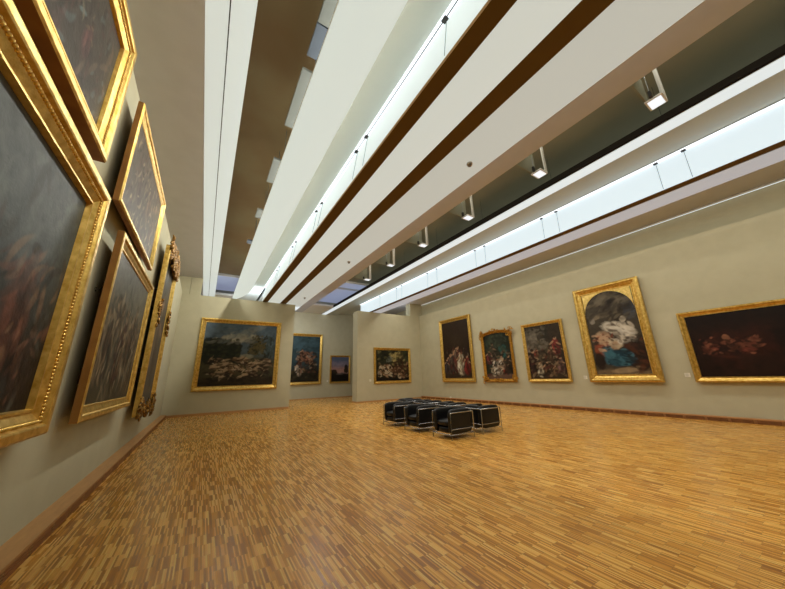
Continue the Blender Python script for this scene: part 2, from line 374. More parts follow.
# ------------------------------------------------------------------ painter
rng = np.random.default_rng(7)
class Art:
    def __init__(s, w, h, res, base, seed):
        s.W = max(24, int(w*res)); s.H = max(24, int(h*res)); s.w = w; s.h = h
        s.rng = np.random.default_rng(seed)
        s.v, s.u = np.mgrid[0:s.H, 0:s.W].astype(float); s.v /= s.H-1; s.u /= s.W-1
        s.a = np.ones((s.H, s.W, 3))*s.lin(base)
    @staticmethod
    def lin(c):
        c = np.array(c, float)/255; return np.where(c < .04045, c/12.92, ((c+.055)/1.055)**2.4)
    def noise(s, sc, sx=1, sy=1, oct=4):
        out = np.zeros((s.H, s.W)); amp = 1; tot = 0
        for o in range(oct):
            gx = max(2, int(sc*sx*2**o*s.w/max(s.w, s.h))+2); gy = max(2, int(sc*sy*2**o*s.h/max(s.w, s.h))+2)
            g = s.rng.random((gy, gx)); X = s.u*(gx-1.001); Y = s.v*(gy-1.001); xi = X.astype(int); yi = Y.astype(int)
            fx = X-xi; fy = Y-yi; fx = fx*fx*(3-2*fx); fy = fy*fy*(3-2*fy)
            out += amp*((g[yi, xi]*(1-fx)+g[yi, xi+1]*fx)*(1-fy)+(g[yi+1, xi]*(1-fx)+g[yi+1, xi+1]*fx)*fy); tot += amp; amp *= .55
        return out/tot
    def mix(s, m, c): m = np.clip(m, 0, 1)[..., None]; s.a = s.a*(1-m)+s.lin(c)*m
    def band(s, v0, v1, c, soft=.08, rag=.1, sc=5, k=1):
        n = (s.noise(sc)-.5)*rag*2; t = 1/(1+np.exp(-(s.v+n-v0)/soft*3)); t2 = 1/(1+np.exp((s.v+n-v1)/soft*3)); s.mix(t*t2*k, c)
    def blob(s, u, v, ru, rv, c, ang=0, k=1, rag=.25, soft=.3, sc=14):
        asp = s.w/s.h; a = math.radians(ang); du = (s.u-u)*asp; dv = s.v-v
        x = du*math.cos(a)+dv*math.sin(a); y = -du*math.sin(a)+dv*math.cos(a)
        d = np.sqrt((x/(ru*asp))**2+(y/rv)**2)+(s.noise(sc)-.5)*rag*2
        s.mix(k*np.clip((1-d)/soft+.5, 0, 1), c)
    def figure(s, u, v, h, robe, skin=(186, 146, 112), lean=0, k=.9):
        w = h*.3*s.h/s.w
        s.blob(u, v+h*.3, w*.75, h*.34, robe, lean, k, .3); s.blob(u+w*.25, v+h*.28, w*.3, h*.28, tuple(int(c*.5) for c in robe), lean+12, k*.8, .3)
        s.blob(u-w*.3, v+h*.4, w*.2, h*.22, tuple(min(255, int(c*1.35)) for c in robe), lean-10, k*.7, .3)
        s.blob(u+w*.1, v+h*.68, w*.5, h*.16, robe, lean, k, .2)
        s.blob(u+w*.15, v+h*.87, w*.26, h*.09, skin, 0, k, .08, .25); s.blob(u+w*.08, v+h*.93, w*.28, h*.06, (40, 28, 20), 0, k, .1)
        s.blob(u-w*.5, v+h*.66, w*.45, h*.045, skin, 35, k, .15); s.blob(u+w*.6, v+h*.6, w*.4, h*.04, skin, -30, k*.8, .15)
    def dabs(s, u0, u1, v0, v1, n, cols, size=.02, el=2.5, k=.75, angs=(-60, 60)):
        R = s.rng; asp = s.w/s.h
        for i in range(n):
            u, v = R.uniform(u0, u1), R.uniform(v0, v1); sz = size*R.uniform(.5, 1.5); e = R.uniform(1.2, el)
            a = math.radians(R.uniform(*angs)); du = (s.u-u)*asp; dv = s.v-v
            x = du*math.cos(a)+dv*math.sin(a); y = -du*math.sin(a)+dv*math.cos(a)+x*x*R.uniform(-6, 6)
            d = np.sqrt((x/(sz*e))**2+(y/sz)**2)
            c = cols[int(R.integers(len(cols)))]
            s.mix(k*np.clip((1-d)/.5+.4, 0, 1), c)
    def grain(s, amt=.25, sc=24):
        n = s.noise(sc, oct=3); s.a *= (1+amt*2*(n-.5))[..., None]
    def scale(s, k): s.a *= k; return s

def art_mesh(art, x0, x1, z0, z1, y, parent, m, name='canvas', extra=None):
    H, W = art.H, art.W
    X = np.linspace(x0, x1, W); Z = np.linspace(z0, z1, H)
    gx, gz = np.meshgrid(X, Z)
    co = np.stack([gx.ravel(), np.full(H*W, y), gz.ravel()], 1)
    i = np.arange((H-1)*(W-1)); r = i//(W-1); c = i % (W-1); a = r*W+c
    f = np.stack([a, a+1, a+W+1, a+W], 1)
    me = bpy.data.meshes.new(name)
    me.from_pydata(co.tolist(), [], f.tolist())
    at = me.color_attributes.new('paint', 'FLOAT_COLOR', 'POINT')
    rgba = np.ones((H*W, 4)); rgba[:, :3] = np.clip(art.a*.72, 0.002, 1).reshape(-1, 3)
    at.data.foreach_set('color', rgba.ravel()); me.materials.append(m)
    o = bpy.data.objects.new(name, me); C.objects.link(o); o.parent = parent
    return o

# ------------------------------------------------------------------ frames
def offset_path(path, d):
    n = len(path); out = []
    for i in range(n):
        p0 = Vector(path[i-1]); p = Vector(path[i]); p1 = Vector(path[(i+1) % n])
        e0 = (p-p0).normalized(); e1 = (p1-p).normalized()
        n0 = Vector((e0.y, -e0.x)); n1 = Vector((e1.y, -e1.x)); b = n0+n1
        b = b/max(b.dot(n0), .2) if b.length > 1e-6 else n0
        out.append(p+b*d)
    return out
def sweep(b, path, prof, mi=0, flat=True):
    """path: closed counter-clockwise inner outline (x,z); prof: (outward offset, height towards viewer)"""
    rows = []
    for d, h in prof: rows.append([(q.x, -h, q.y) for q in offset_path(path, d)])
    b.grid(rows, mi, False if flat else True, closeu=True)
def rect(x0, x1, z0, z1): return [(x0, z0), (x1, z0), (x1, z1), (x0, z1)]
def beads(path, d, h, step, r):
    b = MB(); q = offset_path(path, d); n = len(q)
    for i in range(n):
        a = q[i]; c = q[(i+1) % n]; k = max(1, int((c-a).length/(r*1.85)))
        for j in range(k):
            p = a+(c-a)*(j/k); b.ball((p.x, -h, p.y), r, (1, 1, 1), 4, 5)
    return b

def spiral(b, cx, cz, r, turns, a0, sgn, h, rad):
    pts = []
    n = int(14*turns)
    for i in range(n+1):
        t = i/n; a = a0+sgn*turns*2*PI*t; rr = r*(1-.85*t)
        pts.append((cx+rr*math.cos(a), -(h+.02*math.sin(PI*t)), cz+rr*math.sin(a)))
    b.tube(pts, rad, 6, taper=lambda t: 1.1-.6*t)
def leaf(b, cx, cz, ln, ang, h, wd):
    pts = [(cx+ln*t*math.cos(ang+.7*t), -(h+.03*math.sin(PI*t)), cz+ln*t*math.sin(ang+.7*t)) for t in (0, .2, .4, .6, .8, 1)]
    b.tube(pts, wd, 6, taper=lambda t: .25+1.1*math.sin(PI*min(t*1.05, 1)))
def scrollwork(cx, cz, w, hgt, h, seed, n=14, rad=.018):
    """carved openwork of scrolls and leaves filling an oval patch"""
    R = random.Random(seed); b = MB()
    for i in range(n):
        u = R.uniform(-1, 1); v = R.uniform(-1, 1)*math.sqrt(1-u*u*.7)
        x = cx+u*w*.5; z = cz+v*hgt*.5; s = -1 if u < 0 else 1
        spiral(b, x, z, R.uniform(.14, .24)*min(w, hgt)+.02, R.uniform(1, 1.6), R.uniform(0, 6.28), s, h+R.uniform(0, .03), rad)
        leaf(b, x, z, R.uniform(.25, .4)*min(w, hgt)+.03, R.uniform(0, 6.28), h, rad*1.2)
    return b

PROF_STD = lambda w, d: [(0, .02), (w*.06, .05*d/.12), (w*.14, .05*d/.12), (w*.2, .035*d/.12), (w*.55, d*.7), (w*.62, d*.92), (w*.7, d), (w*.86, d), (w*.93, d*.9), (w, d*.78)]
PROF_FLAT = lambda w, d: [(0, .02), (w*.1, d*.5), (w*.2, d*.45), (w*.32, d*.7), (w*.7, d*.85), (w*.78, d), (w*.93, d), (w, d*.88)]

def painting(label, art, W, H, fw, loc, rot, depth=.1, standoff=.05, gm=None, prof=PROF_STD, sidem=None, cm=None, bead=None, group=None, path=None, bead_m=None):
    """W,H outer size; loc = wall point under the middle of the bottom edge"""
    gm = gm or GOLD
    t = thing('framed_painting', label, 'painting', loc, rot, group)
    x0, x1, z0, z1 = -W/2+fw, W/2-fw, fw, H-fw
    p = path or rect(x0, x1, z0, z1)
    so = standoff
    art_mesh(art, x0-.005, x1+.005, z0-.005, z1+.005, -(so+.022), t, cm or CANV)
    b = MB(); sweep(b, p, [(d, h+so) for d, h in prof(fw, depth)]); b.build('frame', gm, t, recalc=False)
    b = MB(); pr = prof(fw, depth)[-1]; sweep(b, p, [(pr[0], pr[1]+so), (pr[0], so), (0, so), (-.02, so), (-.02, so+.018), (0, so+.02)]); b.build('frame_side', sidem or gm, t, recalc=False)
    if bead:
        beads(p, fw*bead[0], so+depth*bead[1], bead[2], bead[3]).build('beading', bead_m or gm, t)
    if so > .001:
        for q0, q1 in ((.62, .74), (.18, .26)): b = MB(); b.box(-W/2+.42, W/2-.42, -so, 0, H*q0, H*q1); b.build('hanging_batten', BATTEN, t)
    return t

# ---- the paintings on the partition facing the viewer
RES = 52
a = Art(3.1, 2.9, 60, (84, 100, 108), 1)
a.band(.62, 1.2, (84, 100, 112), .1, .15); a.blob(.35, .72, .35, .09, (176, 170, 150), 12, .8, .6); a.blob(.62, .9, .3, .05, (128, 134, 132), 25, .6, .6)
a.band(-.1, .45, (70, 66, 46), .06, .05); a.blob(.58, .46, .1, .04, (150, 148, 124), 0, .7)
for u, v, r in ((.05, .62, .13), (.17, .62, .12), (.3, .6, .12), (.42, .6, .1), (.12, .5, .16), (.32, .5, .18)): a.blob(u, v, r, r, (30, 36, 26), 0, .97, .3, .2, 20)
for u, v, r in ((.72, .68, .08), (.78, .6, .09), (.68, .56, .07)): a.blob(u, v, r, r*1.3, (92, 84, 52), 0, .85, .6, .4, 26)
a.blob(.92, .6, .09, .2, (46, 58, 52), 0, .7, .8, .5, 26); a.band(-.2, .13, (48, 40, 28), .05, .06)
for u, v, ru, rv, g in ((.22, .3, .15, .05, 5), (.35, .32, .13, .05, -5), (.45, .42, .09, .035, 0), (.56, .4, .06, .08, 20), (.3, .22, .1, .05, 10), (.48, .26, .12, .05, -12), (.66, .32, .08, .06, 30), (.75, .36, .06, .05, 0), (.88, .38, .09, .05, 10), (.72, .22, .04, .1, -30), (.6, .16, .06, .03, 0), (.52, .13, .05, .025, 20), (.28, .13, .03, .07, -25), (.8, .27, .07, .04, -30)):
    a.blob(u, v, ru*.85, rv*.9, (176, 152, 122), g, .85, .45, .3, 22); a.blob(u+.02, v-rv*.7, ru*.8, rv*.4, (46, 34, 26), g, .85, .4)
for u, v in ((.12, .42), (.2, .2), (.4, .15), (.85, .2), (.64, .25)): a.blob(u, v, .012, .07, (160, 136, 104), -30, .8, .3)
a.a *= 1.15
a.dabs(.08, .95, .14, .42, 110, [(176, 154, 124), (130, 106, 84), (44, 34, 26), (30, 24, 20), (36, 30, 22), (58, 46, 34), (96, 70, 50)], .014, 5, .75, (-30, 30)); a.dabs(.15, .9, .22, .4, 60, [(200, 180, 150), (40, 30, 24), (150, 126, 100)], .008, 5, .85, (-70, 70))
a.dabs(0, .5, .45, .74, 120, [(24, 30, 22), (44, 50, 34), (60, 62, 40)], .016, 1.8, .6); a.dabs(.6, .86, .48, .82, 140, [(110, 96, 60), (66, 66, 44), (90, 100, 96), (40, 44, 30)], .012, 1.8, .7); a.dabs(.84, 1, .45, .8, 60, [(56, 66, 58), (30, 38, 32), (90, 106, 110)], .01, 3, .6, (40, 120))
a.dabs(.1, .7, .68, .95, 40, [(146, 144, 134), (60, 74, 84), (112, 120, 120)], .02, 5, .35, (0, 35)); a.dabs(0, 1, 0, .14, 60, [(30, 24, 18), (70, 58, 40)], .015, 4, .6, (-15, 15))
a.grain(.3)
painting('wide gilt framed hunting scene of dogs on the left partition', a, 3.44, 3.2, .2, (1.35, YP, .97), 0, .11, .0)
a = Art(2.3, 1.8, 60, (46, 48, 32), 2)
a.blob(.62, .78, .2, .16, (188, 170, 110), 0, .8, .7); a.blob(.38, .7, .12, .1, (120, 124, 110), 0, .7, .7); a.blob(.1, .8, .22, .25, (38, 40, 26), 0, .95, .5)
a.blob(.8, .5, .22, .3, (58, 42, 28), 20, .95, .4); a.blob(.55, .4, .12, .2, (74, 50, 34), -20, .9, .4); a.band(-.2, .15, (26, 22, 16), .06, .1)
for u, v, c in ((.1, .25, (178, 160, 136)), (.2, .4, (150, 128, 104)), (.28, .3, (200, 186, 160)), (.33, .45, (160, 120, 90)), (.7, .15, (200, 180, 150)), (.12, .5, (120, 100, 70))): a.blob(u, v, .05, .09, c, 30, .85, .5)
a.blob(.92, .8, .08, .2, (60, 66, 44), 0, .8, .8)
a.dabs(0, 1, .35, 1, 140, [(30, 32, 20), (60, 62, 38), (150, 140, 92), (44, 40, 26), (24, 22, 16)], .03, 2, .6); a.dabs(.05, .5, .1, .5, 70, [(206, 190, 160), (160, 130, 100), (34, 26, 20), (110, 80, 56)], .025, 2.5, .8); a.dabs(.5, .95, .1, .6, 80, [(70, 46, 32), (30, 22, 16), (150, 120, 92), (100, 70, 48)], .028, 2.5, .75); a.grain(.35)
painting('small gilt framed dark battle scene on the right partition', a, 2.66, 2.1, .15, (9.8, YP, .98), 0, .1, .0)
# ---- back wall
a = Art(2.5, 3.1, 44, (52, 74, 80), 3)
a.blob(.5, .85, .5, .12, (74, 100, 108), 0, .7, .5); a.blob(.6, .55, .2, .12, (140, 90, 66), 10, .85, .5); a.band(-.2, .3, (44, 40, 26), .1, .12)
for u, v, c in ((.5, .62, (150, 110, 84)), (.65, .5, (170, 110, 80)), (.45, .45, (96, 60, 44)), (.75, .45, (120, 86, 60)), (.38, .3, (190, 176, 156)), (.45, .22, (170, 150, 128)), (.8, .35, (40, 36, 30))): a.figure(u, v-.1, .2, c)
a.dabs(.35, .9, .2, .65, 110, [(140, 100, 76), (96, 56, 42), (40, 30, 24), (48, 40, 30), (160, 142, 120), (70, 60, 44)], .018, 2.6, .75); a.dabs(0, 1, .6, 1, 50, [(60, 84, 90), (92, 112, 116), (44, 60, 60)], .03, 4, .4); a.dabs(0, 1, 0, .25, 50, [(30, 26, 18), (74, 64, 42)], .02, 3, .6)
a.grain(.3)
painting('gilt framed painting partly hidden behind the left partition', a, 2.9, 3.5, .19, (5.68, YB, .98), 0, .1, .0)
a = Art(1.4, 1.7, 50, (96, 110, 140), 4)
a.band(.3, .62, (196, 150, 136), .15, .1); a.band(.62, .8, (150, 140, 160), .1, .15); a.band(-.2, .32, (34, 30, 26), .03, .08); a.blob(.45, .3, .25, .03, (120, 110, 108), 0, .6)
a.blob(.85, .5, .12, .2, (30, 32, 24), 0, .95, .5); a.blob(.15, .38, .2, .1, (28, 26, 20), 0, .95, .4); a.grain(.15)
painting('small framed sunset landscape on the back wall', a, 1.6, 1.98, .12, (8.57, YB, 1.0), 0, .08, .0)

# ---- right wall (facing -x)
R_ = -PI/2
def rw(y0, y1, z0): return (XR, (y0+y1)/2, z0)
a = Art(2.1, 3.1, 56, (44, 32, 22), 5)
a.band(.5, 1.3, (52, 38, 26), .2, .2); a.blob(.5, .65, .2, .15, (62, 48, 34), 0, .5); a.band(-.2, .08, (60, 48, 34), .04, .05)
for u, v, h, c in ((.22, .1, .36, (78, 72, 66)), (.36, .12, .4, (70, 60, 56)), (.52, .14, .44, (96, 52, 44)), (.64, .06, .42, (214, 204, 176)), (.84, .06, .34, (118, 44, 38)), (.1, .08, .28, (60, 54, 60)), (.48, .34, .2, (100, 84, 70))): a.figure(u, v, h, c)
a.dabs(.1, .95, .05, .5, 90, [(60, 50, 44), (34, 26, 22), (110, 92, 76), (90, 44, 38)], .014, 3, .7, (50, 120)); a.dabs(.58, .7, .06, .42, 22, [(226, 216, 190), (170, 156, 128), (120, 104, 80)], .012, 4, .8, (60, 110))
a.grain(.3)
painting('tall dark painting with a woman in white, leftmost on the right wall', a, 2.5, 3.58, .2, rw(10.91, 13.42, .99), R_, .1, .05)
# ornate one with a bowed top
a = Art(1.5, 2.2, 60, (40, 44, 32), 6)
a.blob(.4, .8, .3, .15, (70, 78, 62), 0, .7, .6); a.blob(.75, .55, .14, .16, (44, 96, 92), 20, .8, .5); a.band(-.1, .1, (110, 84, 70), .02, .03)
for u, v, h, c in ((.3, .4, .4, (96, 80, 66)), (.45, .1, .36, (216, 206, 190)), (.28, .06, .26, (200, 186, 160)), (.7, .1, .28, (112, 46, 36)), (.85, .12, .4, (56, 44, 34)), (.62, .2, .32, (196, 170, 140)), (.15, .3, .35, (100, 50, 50))): a.figure(u, v, h, c, lean=15)
a.dabs(.1, .95, .08, .6, 110, [(60, 52, 40), (30, 30, 24), (40, 40, 30), (110, 94, 74), (80, 44, 36), (50, 66, 58)], .02, 3, .7); a.dabs(.25, .6, .1, .4, 36, [(224, 214, 196), (150, 132, 110), (60, 46, 36)], .018, 3, .8, (0, 60)); a.dabs(.1, .9, .6, .95, 40, [(70, 76, 58), (36, 40, 30)], .03, 3, .5)
a.grain(.3)
W2, H2, f2 = 1.8, 2.45, .14
xa, za, zb = W2/2-f2, f2, H2-f2
pth = [(-xa, za), (0, za), (xa, za), (xa, zb-.14)]+[(xa*math.cos(PI*i/12)*1.0, zb-.14+.14*math.sin(PI*i/12)) for i in range(1, 12)]+[(-xa, zb-.14)]
t = painting('small ornate framed painting with bowed top, second from left on right wall', a, W2, H2, f2, rw(8.5, 10.28, 1.0), R_, .09, .04, GOLDD, path=pth)
for cx, cz, w, h, s in ((-.8, .1, .3, .3, 1), (.8, .1, .3, .3, 2), (-.82, 2.28, .28, .34, 3), (.8, 2.32, .34, .4, 4), (0, 2.44, .5, .14, 5), (0, .08, .5, .12, 6)):
    scrollwork(cx, cz, w, h, .12, s, 7, .018).build('corner_ornament' if abs(cx) > .5 else 'carved_crest', GOLDD, t)
a = Art(1.6, 2.2, 60, (58, 48, 36), 7)
a.blob(.2, .65, .25, .2, (134, 124, 108), 20, .85, .6); a.blob(.1, .85, .2, .1, (110, 104, 92), 0, .8, .5); a.blob(.5, .85, .18, .12, (50, 46, 36), 0, .9, .5); a.blob(.45, .5, .2, .2, (86, 76, 58), 0, .8, .5)
for u, v, h, c in ((.8, .38, .4, (132, 56, 50)), (.86, .1, .3, (120, 90, 84)), (.3, .04, .3, (210, 196, 166)), (.12, .12, .45, (52, 34, 30)), (.5, .04, .3, (90, 66, 44)), (.68, .3, .3, (80, 60, 44)), (.25, .4, .2, (120, 60, 46)), (.7, .05, .2, (110, 84, 60))): a.figure(u, v, h, c)
a.dabs(.02, .98, .04, .6, 150, [(50, 38, 30), (30, 24, 20), (42, 34, 26), (60, 48, 36), (110, 88, 66), (84, 44, 38), (140, 120, 94)], .018, 2.8, .7); a.dabs(.02, .6, .55, .95, 60, [(120, 112, 98), (76, 70, 58), (54, 48, 38)], .03, 3, .5)
a.grain(.4)
painting('gilt framed painting with red robed figure, just right of the ornate bowed frame', a, 1.82, 2.46, .13, rw(6.09, 7.91, 1.0), R_, .09, .05, GOLD, bead=(.72, .9, .06, .016))
# arched altarpiece
a = Art(1.5, 2.8, 62, (74, 66, 54), 8)
a.blob(.3, .85, .4, .16, (112, 102, 84), 0, .8, .6); a.blob(.5, .8, .14, .1, (40, 34, 28), 0, .9, .4); a.blob(.25, .7, .2, .03, (150, 136, 112), 15, .7, .5); a.blob(.88, .75, .12, .14, (88, 100, 116), 0, .7, .5); a.blob(.12, .65, .06, .04, (160, 150, 136), 0, .8)
a.blob(.65, .45, .14, .2, (52, 40, 32), 0, .8, .5); a.band(-.2, .06, (120, 100, 76), .02, .03); a.blob(.85, .2, .2, .16, (60, 36, 24), 0, .9, .4)
a.blob(.62, .52, .3, .08, (214, 204, 184), -20, .95, .35); a.blob(.72, .44, .13, .1, (222, 212, 196), -40, .95, .35); a.blob(.72, .63, .06, .04, (190, 180, 160), 0, .9); a.blob(.6, .47, .2, .015, (90, 76, 66), -35, .8)
a.blob(.3, .42, .14, .1, (190, 160, 130), 30, .9, .35); a.blob(.42, .36, .2, .06, (206, 186, 156), -20, .9, .35); a.blob(.2, .3, .14, .09, (164, 84, 54), -30, .9, .35); a.blob(.18, .43, .06, .04, (196, 150, 116), 0, .9)
a.blob(.48, .18, .28, .09, (52, 96, 112), -12, .95, .3); a.blob(.34, .26, .14, .1, (66, 110, 124), 30, .9, .3); a.blob(.55, .15, .24, .02, (28, 52, 66), -10, .9, .3); a.blob(.12, .16, .1, .1, (40, 28, 22), 0, .9)
a.blob(.6, .05, .3, .03, (170, 146, 112), 6, .8)
a.dabs(.45, .85, .36, .58, 50, [(228, 218, 200), (150, 138, 122), (100, 88, 76), (200, 188, 168)], .016, 3.5, .8, (-70, 0)); a.dabs(.08, .5, .28, .5, 60, [(206, 170, 136), (130, 70, 50), (70, 50, 40), (180, 150, 120)], .014, 2.5, .75); a.dabs(.3, .75, .09, .27, 50, [(70, 116, 130), (30, 58, 72), (44, 80, 94), (24, 40, 50)], .016, 4, .75, (-50, 20))
a.dabs(.05, .95, .62, .98, 70, [(120, 110, 92), (60, 52, 44), (90, 82, 70), (44, 38, 32)], .025, 3.5, .55, (0, 60)); a.dabs(.7, .98, .05, .4, 40, [(50, 32, 24), (90, 50, 32), (30, 24, 20)], .02, 3, .6); a.grain(.3)
t = painting('tall arched altarpiece in a gilt frame with gold spandrels on the right wall', a, 2.08, 3.42, .26, rw(3.36, 5.44, 1.0), R_, .13, .06, GOLD, bead=(.5, .62, .05, .015))
b = MB(); w_ = 1.04-.26; z1 = 3.42-.26; zc = z1-w_*.98; n = 24
arcp = [(w_*.985*math.cos(PI*i/n), zc+w_*.97*math.sin(PI*i/n)) for i in range(n+1)]
for i in range(n):
    p, q = arcp[i], arcp[i+1]
    b.face([(p[0], -.095, p[1]), (q[0], -.095, q[1]), (q[0], -.095, z1+.01), (p[0], -.095, z1+.01)], 0)
    b.face([(p[0], -.095, p[1]), (q[0], -.095, q[1]), (q[0], -.075, q[1]), (p[0], -.075, p[1])], 0)
b.build('spandrel', GOLDP, t)
# wide dark one
a = Art(3.0, 1.7, 62, (40, 22, 16), 9)
a.blob(.32, .42, .26, .3, (56, 26, 18), 0, .8, .5); a.band(.8, 1.3, (30, 18, 14), .1, .1); a.blob(.72, .5, .2, .6, (24, 14, 12), 0, .8, .4); a.blob(.86, .9, .06, .12, (46, 60, 70), -30, .8, .5)
for u, v, ru, rv, c, g in ((.09, .42, .025, .08, (130, 66, 52), 20), (.14, .46, .03, .06, (140, 74, 58), -30), (.23, .6, .02, .045, (176, 120, 88), 0), (.23, .53, .045, .035, (150, 90, 66), 10), (.29, .45, .05, .05, (148, 86, 64), 25), (.36, .47, .04, .05, (140, 80, 60), -20), (.33, .4, .06, .03, (120, 60, 46), 0), (.37, .56, .02, .04, (160, 104, 78), 0), (.17, .32, .1, .02, (86, 40, 28), -10), (.7, .8, .05, .02, (60, 36, 28), 20), (.6, .3, .03, .1, (56, 28, 20), 0)): a.blob(u, v, ru, rv, c, g, .8, .5)
a.dabs(.06, .42, .34, .62, 80, [(150, 92, 68), (80, 40, 30), (34, 20, 16), (120, 62, 46), (50, 26, 20)], .016, 3, .75); a.dabs(0, 1, 0, 1, 90, [(34, 20, 15), (46, 26, 19), (26, 16, 13)], .05, 3, .4); a.grain(.3)
painting('wide very dark reddish painting with gathered figures, rightmost on the right wall', a, 3.3, 2.0, .15, rw(-.62, 2.68, 1.0), R_, .1, .05, GOLD)

# ---- left wall (facing +x)
LW = PI/2
def lw(y0, y1, z0): return (XL, (y0+y1)/2, z0)
def streaks(a, cols, n, seed, ln=.12):
    R = random.Random(seed)
    for i in range(n):
        c = R.choice(cols); a.blob(R.uniform(.05, .95), R.uniform(.05, .95), R.uniform(.008, .02), R.uniform(.3, 1)*ln, c, R.uniform(-40, 40), R.uniform(.2, .5), .5, .6, 20)
a = Art(2.7, 2.0, 64, (58, 60, 56), 11)
a.band(.45, 1.3, (86, 92, 90), .3, .2, 3); a.band(-.3, .3, (40, 32, 28), .2, .2)
streaks(a, [(110, 112, 104), (80, 84, 80), (60, 52, 46)], 40, 3)
for u, v, h, c in ((.78, .2, .45, (104, 66, 54)), (.6, .08, .4, (84, 58, 50)), (.45, .2, .5, (70, 62, 56)), (.3, .1, .4, (96, 76, 60)), (.9, .05, .3, (64, 50, 44))): a.figure(u, v, h, c, (120, 92, 76), 10, .6)
a.dabs(.3, 1, .02, .6, 170, [(130, 88, 72), (40, 30, 26), (90, 62, 52), (64, 52, 48), (150, 118, 92)], .014, 6, .45, (30, 100)); a.dabs(0, 1, .5, 1, 80, [(112, 118, 114), (70, 76, 74)], .02, 7, .3, (40, 110))
a.grain(.35, 30)
PROF_BIG = lambda w, d: [(0, .02), (w*.04, d*.5), (w*.12, d*.5), (w*.15, d*.38), (w*.4, d*.62), (w*.46, d*.66), (w*.55, d*.66), (w*.62, d*.95), (w*.68, d), (w*.92, d), (w, d*.88)]
painting('largest gilt framed dark painting, low at the left edge of the view', a, 3.1, 2.33, .22, lw(.8, 3.9, 1.0), LW, .13, .05, GOLD, PROF_BIG, SIDE, CANVG, bead=(.5, .68, .045, .017))
a = Art(2.8, .96, 70, (70, 62, 54), 12)
a.band(.5, 1.3, (84, 78, 70), .3, .2, 3); streaks(a, [(112, 100, 84), (60, 50, 46), (96, 70, 66)], 60, 4)
for u, v, h, c in ((.62, .55, .3, (88, 110, 116)), (.8, .25, .35, (110, 76, 74)), (.5, .2, .4, (84, 70, 58)), (.35, .45, .3, (96, 70, 56))): a.figure(u, v, h, c, (130, 108, 88), 15, .6)
a.dabs(0, 1, 0, 1, 200, [(120, 100, 84), (42, 36, 32), (96, 70, 64), (104, 116, 116)], .022, 5, .5, (20, 110)); a.dabs(.5, .75, .45, .95, 40, [(130, 150, 152), (60, 70, 72), (150, 140, 120)], .02, 4, .6)
a.grain(.35, 30)
painting('gilt framed brownish painting cropped by the top of the view on the left wall', a, 3.2, 1.46, .2, lw(.32, 3.52, 3.5), LW, .1, .08, GOLD, PROF_BIG, SIDE, CANVG, bead=(.5, .68, .05, .015))
a = Art(2.3, 1.2, 70, (84, 76, 66), 13)
a.band(.5, 1.3, (104, 94, 82), .3, .2, 3); streaks(a, [(130, 116, 96), (66, 56, 50), (100, 80, 70)], 60, 5)
for u, v, h, c in ((.6, .3, .5, (116, 92, 76)), (.3, .2, .5, (90, 76, 66)), (.8, .15, .4, (80, 62, 52))): a.figure(u, v, h, c, (130, 108, 88), 15, .6)
a.dabs(0, 1, 0, 1, 170, [(150, 130, 106), (44, 38, 34), (110, 84, 70), (180, 160, 130)], .018, 5, .55, (20, 110))
a.grain(.35, 30)
painting('smaller gilt framed painting hanging above the lower middle picture on the left wall', a, 2.66, 1.45, .14, lw(4.16, 6.82, 3.45), LW, .07, .11, GOLD, PROF_STD, SIDE, CANVG)
a = Art(2.2, 1.9, 66, (66, 64, 56), 14)
a.band(.55, 1.3, (108, 106, 94), .3, .2, 3); a.band(-.3, .16, (74, 68, 54), .05, .05)
for i in range(7): a.figure(.1+.13*i, .12+.05*(i % 3), .5+.08*(i % 2), [(120, 104, 84), (70, 56, 46), (96, 88, 74), (84, 50, 42)][i % 4], (150, 130, 104), (i % 3-1)*10, .55)
a.dabs(.1, .95, .1, .75, 60, [(190, 172, 140), (160, 140, 110), (28, 24, 20)], .01, 7, .6, (60, 120)); a.dabs(0, 1, .05, .7, 200, [(140, 122, 94), (44, 38, 32), (90, 70, 54), (70, 76, 66)], .014, 6, .55, (50, 120)); streaks(a, [(140, 128, 104), (50, 44, 38)], 40, 6); a.grain(.35, 30)
painting('gilt framed painting of standing figures in the middle of the left wall, low', a, 2.72, 2.26, .17, lw(4.6, 7.32, 1.0), LW, .075, .115, GOLD, PROF_BIG, SIDE, CANVG)
# tall ornate
a = Art(1.9, 3.4, 50, (92, 88, 78), 15)
streaks(a, [(120, 116, 100), (70, 60, 54), (110, 80, 66)], 60, 8); a.figure(.5, .1, .7, (110, 96, 80), lean=0, k=.5); a.grain(.3, 30)
t = painting('tall painting in a carved ornate frame at the far end of the left wall', a, 2.2, 3.85, .17, lw(8.2, 10.4, .72), LW, .1, .12, GOLD, PROF_STD, None, CANVG)
scrollwork(.25, 3.82, 1.8, .46, .2, 21, 60, .03).build('carved_crest', GOLDB, t)
for cx, cz, w, h, s in ((-.95, 3.85, .4, .5, 22), (.95, 3.8, .4, .5, 23), (-.98, .12, .4, .36, 24), (.95, .14, .4, .5, 25), (0, .1, 1.0, .26, 26)):
    scrollwork(cx, cz, w, h, .2, s, 12, .022).build('carved_corner', GOLDB, t)
for cx, s in ((-1.0, 27), (1.02, 28)): scrollwork(cx, 2.2, .2, .75, .2, s, 12, .02).build('carved_boss', GOLDB, t)

